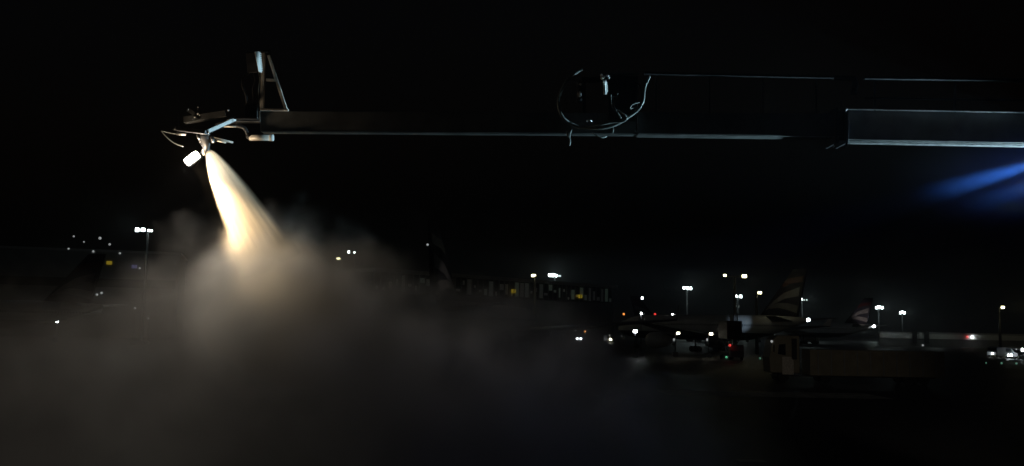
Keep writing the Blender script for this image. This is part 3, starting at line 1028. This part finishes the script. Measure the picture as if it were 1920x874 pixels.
# ---------------------------------------------------------------- vehicles
def make_van():
    """Front towards -Y."""
    t = thing('service_van', 'x', 'van', group='service vehicles on the apron')
    body = MB().prism([Vector((-0.95, y, z)) for y, z in ((-2.5, 0.45), (-2.5, 1.15), (-1.75, 1.4), (-1.0, 2.25), (2.5, 2.3), (2.5, 0.45))], (1.9, 0, 0)).build('body', M['grey'], t, bevel=0.06)
    MB().prism([Vector((-0.8, y, z)) for y, z in ((-1.72, 1.46), (-1.05, 2.18), (-1.03, 2.16), (-1.68, 1.44))], (1.6, 0, 0)).build('windscreen', M['glass'], t)
    MB().prism([Vector((-0.965, y, z)) for y, z in ((-1.4, 1.4), (-0.85, 2.1), (0.3, 2.1), (0.3, 1.4))], (1.93, 0, 0)).build('side_window', M['glass'], t)
    for y in (-1.6, 1.6):
        for x in (-0.82, 0.82):
            MB().tube([(x - 0.11, y, 0.34), (x + 0.11, y, 0.34)], 0.34, 16).build('wheel', M['tyre'], t)
    return t


van = make_van()


def add_lamp(t, px, py, d, r, m, name):
    """A lamp on a vehicle, at the place the photo shows it."""
    p = P(px, py, d)
    q = Matrix.Rotation(-t.rotation_euler.z, 4, 'Z') @ (p - Vector(t.location))
    MB().ball(q, r).build(name, m, t)


first = [True]


def place_van(px, d, rz, label, lamps):
    o = van if first[0] else dup(van)
    first[0] = False
    for ch in list(o.children):
        pass
    o.location = ground_at(px, d)
    o.rotation_euler = (0, 0, rz)
    o['label'] = label
    todo.append((o, d, [(a, b, c, r * (0.62 if d < 250 else 0.85), k, n) for a, b, c, r, k, n in lamps]))
    return o


todo = []
place_van(1085.5, 303, 0.0, 'van with two bright headlights and an amber lamp left of the other apron vehicles', [(1082.5, 635, 0, .5, 'head', 'headlight'), (1089, 635, 0, .5, 'head', 'headlight')])
place_van(1144, 292, 0.5, 'van showing one warm headlight, right of the van with paired headlights', [(1144.5, 636.5, 0, .48, 'post_lamp', 'headlight'), (1143, 628.5, 0, .22, 'head_dim', 'roof_lamp')])
place_van(1893.5, 186, 0.35, 'van with two close bluish headlights at the far right edge', [(1891, 666, 0, .33, 'head', 'headlight'), (1896.3, 666, 0, .36, 'head', 'headlight')])
place_van(1908, 190, 0.25, 'van with two thin white headlights right of the bluish pair', [(1904.5, 666.5, 0, .22, 'head', 'headlight'), (1911.5, 666.8, 0, .26, 'head', 'headlight')])
place_van(1860.5, 196, -0.6, 'van showing a single small headlight left of the bluish headlights', [(1860.5, 663, 0, .24, 'head', 'headlight')])
for o, d, lamps in todo:
    for px, py, dy, r, key, nm in lamps:
        add_lamp(o, px, py, d - 2.6, r, M[key], nm)
add_lamp(van, 1097, 621.5, 300.5, 0.34, M['amber'], 'beacon_lamp')
for py in (614.5, 620):
    add_lamp(van, 1079, py, 300.5, 0.26, M['head_dim'], 'marker_lamp')
MB().tube([(-1.0, -2.3, 0.5), (-1.0, -2.3, 4.6)], 0.05).build('lamp_pole', M['dark'], van)
MB().tube([(2.1, -2.3, 2.2), (2.1, -2.3, 3.4)], 0.05).bar((0.9, -2.3, 2.2), (2.1, -2.3, 2.2), 0.1, 0.1).build('beacon_pole', M['dark'], van)


def lamp_post(lamps, px, d, label, name, cat, group=None, h=None):
    """Post standing on the apron with lamps and boxes at photographed heights."""
    g = ground_at(px, d)
    t = thing(name, label, cat, g, 0, group)
    zmax = 0
    k = d / F
    for x, y, wd, hh, key, nm in lamps:
        p = P(x, y, d)
        zmax = max(zmax, p.z)
        MB().box((p.x - g.x, -0.12, p.z), (wd * k, 0.22, hh * k)).build(nm, M[key], t, bevel=min(wd, hh) * k * 0.3)
        if abs(p.x - g.x) > 0.25:
            MB().bar((0, 0, p.z), (p.x - g.x, 0, p.z + 0.001), 0.08, 0.08).build('arm', M['dark'], t)
    MB().tube([(0, 0, 0), (0, 0, zmax)], 0.07).build('pole', M['dark'], t)
    MB().box((0, 0.1, 0.4), (0.9, 0.9, 0.8)).build('base', M['grey'], t, bevel=0.05)
    return t


lamp_post([(1191, 621.3, 7.5, 5, 'head', 'lens')], 1191, 150, 'portable light tower with one wide white lamp in front of the distant airliners', 'light_tower', 'light tower')
lamp_post([(1271.5, 625, 6, 4.5, 'post_lamp', 'lens'), (1263.5, 637, 3, 5, 'head_dim', 'marker_lamp'), (1263, 645.5, 6, 4.5, 'concrete', 'control_box')], 1266, 160, 'left of two warm lamp posts with a pale box below the lamp', 'stand_lamp_post', 'lamp post', 'stand lamp posts')
lamp_post([(1333, 626, 6.5, 4.5, 'post_lamp', 'lens'), (1325.5, 637, 3, 5, 'head_dim', 'marker_lamp'), (1325, 646, 6, 5, 'concrete', 'control_box')], 1328, 158, 'right of two warm lamp posts, beside the dark loader box', 'stand_lamp_post', 'lamp post', 'stand lamp posts')
lamp_post([(1202, 588, 3, 4, 'head', 'lens')], 1202, 160, 'slim post with one tiny white lamp above the light tower', 'light_tower', 'light tower')
lamp_post([(108, 602.5, 5, 5, 'head', 'lens')], 108, 180, 'light post with a lone bluish white lamp low in the steam at far left', 'light_tower', 'light tower')
lamp_post([(1916.5, 656, 4, 5.5, 'head', 'lens'), (1905, 655, 2, 3, 'head_dim', 'marker_lamp')], 1914, 180, 'light post with a bright lamp above the headlights at the right edge', 'light_tower', 'light tower')
lamp_post([(1169.5, 589, 3.5, 3.5, 'amber', 'lens')], 1170, 420, 'tall thin post with a dim amber lamp left of the distant airliner', 'light_tower', 'light tower')
lamp_post([(1204, 559, 3, 4.5, 'head', 'lens'), (1190, 563, 7, 6, 'gate_sign', 'sign_face')], 1197, 360, 'post with a small white lamp and a yellow sign above the distant airliner', 'sign_post', 'sign post')
lamp_post([(749, 611.5, 2.5, 3.5, 'amber', 'lens')], 749, 200, 'short post with a faint amber lamp inside the steam left of the rear-view airliner', 'light_tower', 'light tower')
lamp_post([(253.5, 578, 3.5, 3.5, 'head_dim', 'lens')], 253, 170, 'post with a faint lamp in the steam below the four-lamp mast', 'light_tower', 'light tower')
lamp_post([(278.5, 597, 2.5, 3, 'head_dim', 'lens')], 278, 170, 'post with the faintest lamp in the steam, right of the other faint lamp', 'light_tower', 'light tower')


def taxi_light(px, py, key, label, group, rr=0.16):
    # where the ray through the pixel meets 0.15 m above the ground
    v = CAM_M @ Vector(((px - 960) / F, -(py - 437) / F, -1.0))
    s = (CAM_H - 0.2) / -v.z
    p = Vector((0, 0, CAM_H)) + v * s
    t = thing('taxiway_light', label, 'taxiway light', (p.x, p.y, 0), 0, group)
    MB().tube([(0, 0, 0), (0, 0, 0.06)], [0.16, 0.12], 12).build('base', M['dark'], t)
    MB().ball((0, 0, 0.2), rr).build('lens', M[key], t)


taxi_light(1362, 670, 'greenl', 'green taxiway light on the ground under the dark loader box', 'taxiway lights', 0.17)
taxi_light(1425, 672, 'green_dim', 'pale green taxiway light left of the long lorry', 'taxiway lights', 0.16)
taxi_light(1849, 680.5, 'green_dim', 'faint taxiway light farthest left of three below the far right headlights', 'taxiway lights', 0.10)
taxi_light(1878, 681, 'green_dim', 'middle taxiway light below the bluish headlights at the far right', 'taxiway lights', 0.15)
taxi_light(1905.5, 681.5, 'green_dim', 'rightmost taxiway light below the headlights at the far right', 'taxiway lights', 0.15)

# ---- raised loader with dark box
g = ground_at(1369, 150)
t = thing('catering_loader', 'dark raised box of a catering loader with a red lamp before a pale lit patch', 'catering truck', g)
MB().box((0, 0, 4.9), (2.5, 6, 3.0)).build('box_body', M['black'], t, bevel=0.05)
MB().box((0, 0, 1.0), (2.2, 7, 0.5)).build('chassis', M['dark'], t)
sc_ = MB()
for s in (-0.9, 0.9):
    sc_.bar((s, -2.5, 1.25), (s, 2.5, 3.4), 0.15, 0.1)
    sc_.bar((s, 2.5, 1.25), (s, -2.5, 3.4), 0.15, 0.1)
sc_.build('scissor_lift', M['dark'], t)
MB().prism([Vector((-1.1, y, z)) for y, z in ((-4.6, 0.5), (-4.6, 1.6), (-4.2, 2.5), (-3.1, 2.5), (-3.1, 0.5))], (2.2, 0, 0)).build('cab', M['grey'], t, bevel=0.05)
for y in (-3.7, 2.4):
    for s in (-0.95, 0.95):
        MB().tube([(s - 0.14, y, 0.45), (s + 0.14, y, 0.45)], 0.45, 16).build('wheel', M['tyre'], t)
MB().tube([(0.45, -3.0, 6.4), (0.45, -3.0, 7.8)], 0.09).build('mast_pole', M['black'], t)
p = P(1368.5, 647.5, 145.2)
MB().ball((p.x - g.x, -4.8, p.z), 0.2).build('red_lamp', M['redl'], t)

# added lamp beside the loader, makes the pale lit patch on the fuselage
lq = P(1392, 612, 160)
MB().bar(lq - g + Vector((-1.2, 0, -0.1)), lq - g + Vector((0.1, 0, -0.1)), 0.12, 0.12).build('added_bracket', M['black'], t)
light('fuselage_patch_light', 'SPOT', lq, 9000, (0.6, 0.8, 1.0), t, P(1388, 602, 188), R(12), 0.9, 0.1)

# ---- long lorry in front
g = ground_at(1600, 88)
t = thing('lorry', 'long dim lorry with a cream cab facing left on the dark apron', 'lorry', g)
k = 88 / F
xl = lambda px: (px - 1600) * k
cab = MB().prism([Vector((xl(x), -1.2, z)) for x, z in ((1438, 0.9), (1436, 2.4), (1443, 4.1), (1452, 4.5), (1492, 4.5), (1492, 0.9))], (0, 2.4, 0)).build('cab', M['beige'], t, bevel=0.08)
MB().prism([Vector((xl(x), -1.22, z)) for x, z in ((1452, 2.7), (1454, 3.6), (1466, 3.7), (1466, 2.6))], (0, 2.44, 0)).build('side_window', M['glass'], cab)
MB().box((xl(1470), -1.21, 1.6), (1.1, 0.04, 1.7)).build('door', M['frame'], cab)
MB().box((xl(1482), -0.0, 3.2), (0.5, 2.46, 2.0)).build('cab_recess', M['black'], cab)
MB().box((xl(1634), 0, 1.95), (247 * k, 2.5, 2.5)).build('box_body', M['beige'], t, bevel=0.05)
for x in range(1525, 1756, 24):
    MB().box((xl(x), -1.29, 1.95), (0.09, 0.08, 2.3)).build('side_rib', M['grey'], t)
MB().box((xl(1597), 0, 0.62), (300 * k, 1.0, 0.14)).build('chassis', M['dark'], t)
for x in (1462, 1540, 1690, 1720):
    for s in (-1.0, 1.0):
        MB().tube([(xl(x), s - 0.15, 0.5), (xl(x), s + 0.15, 0.5)], 0.5, 20).build('wheel', M['tyre'], t)
MB().ball((xl(1440.5), -1.25, 3.9), 0.12).build('marker_lamp', M['head_dim'], t)
MB().bar((xl(1444), -1.35, 3.6), (xl(1444), -1.35, 2.9), 0.06, 0.2, (1, 0, 0)).build('mirror', M['black'], t)
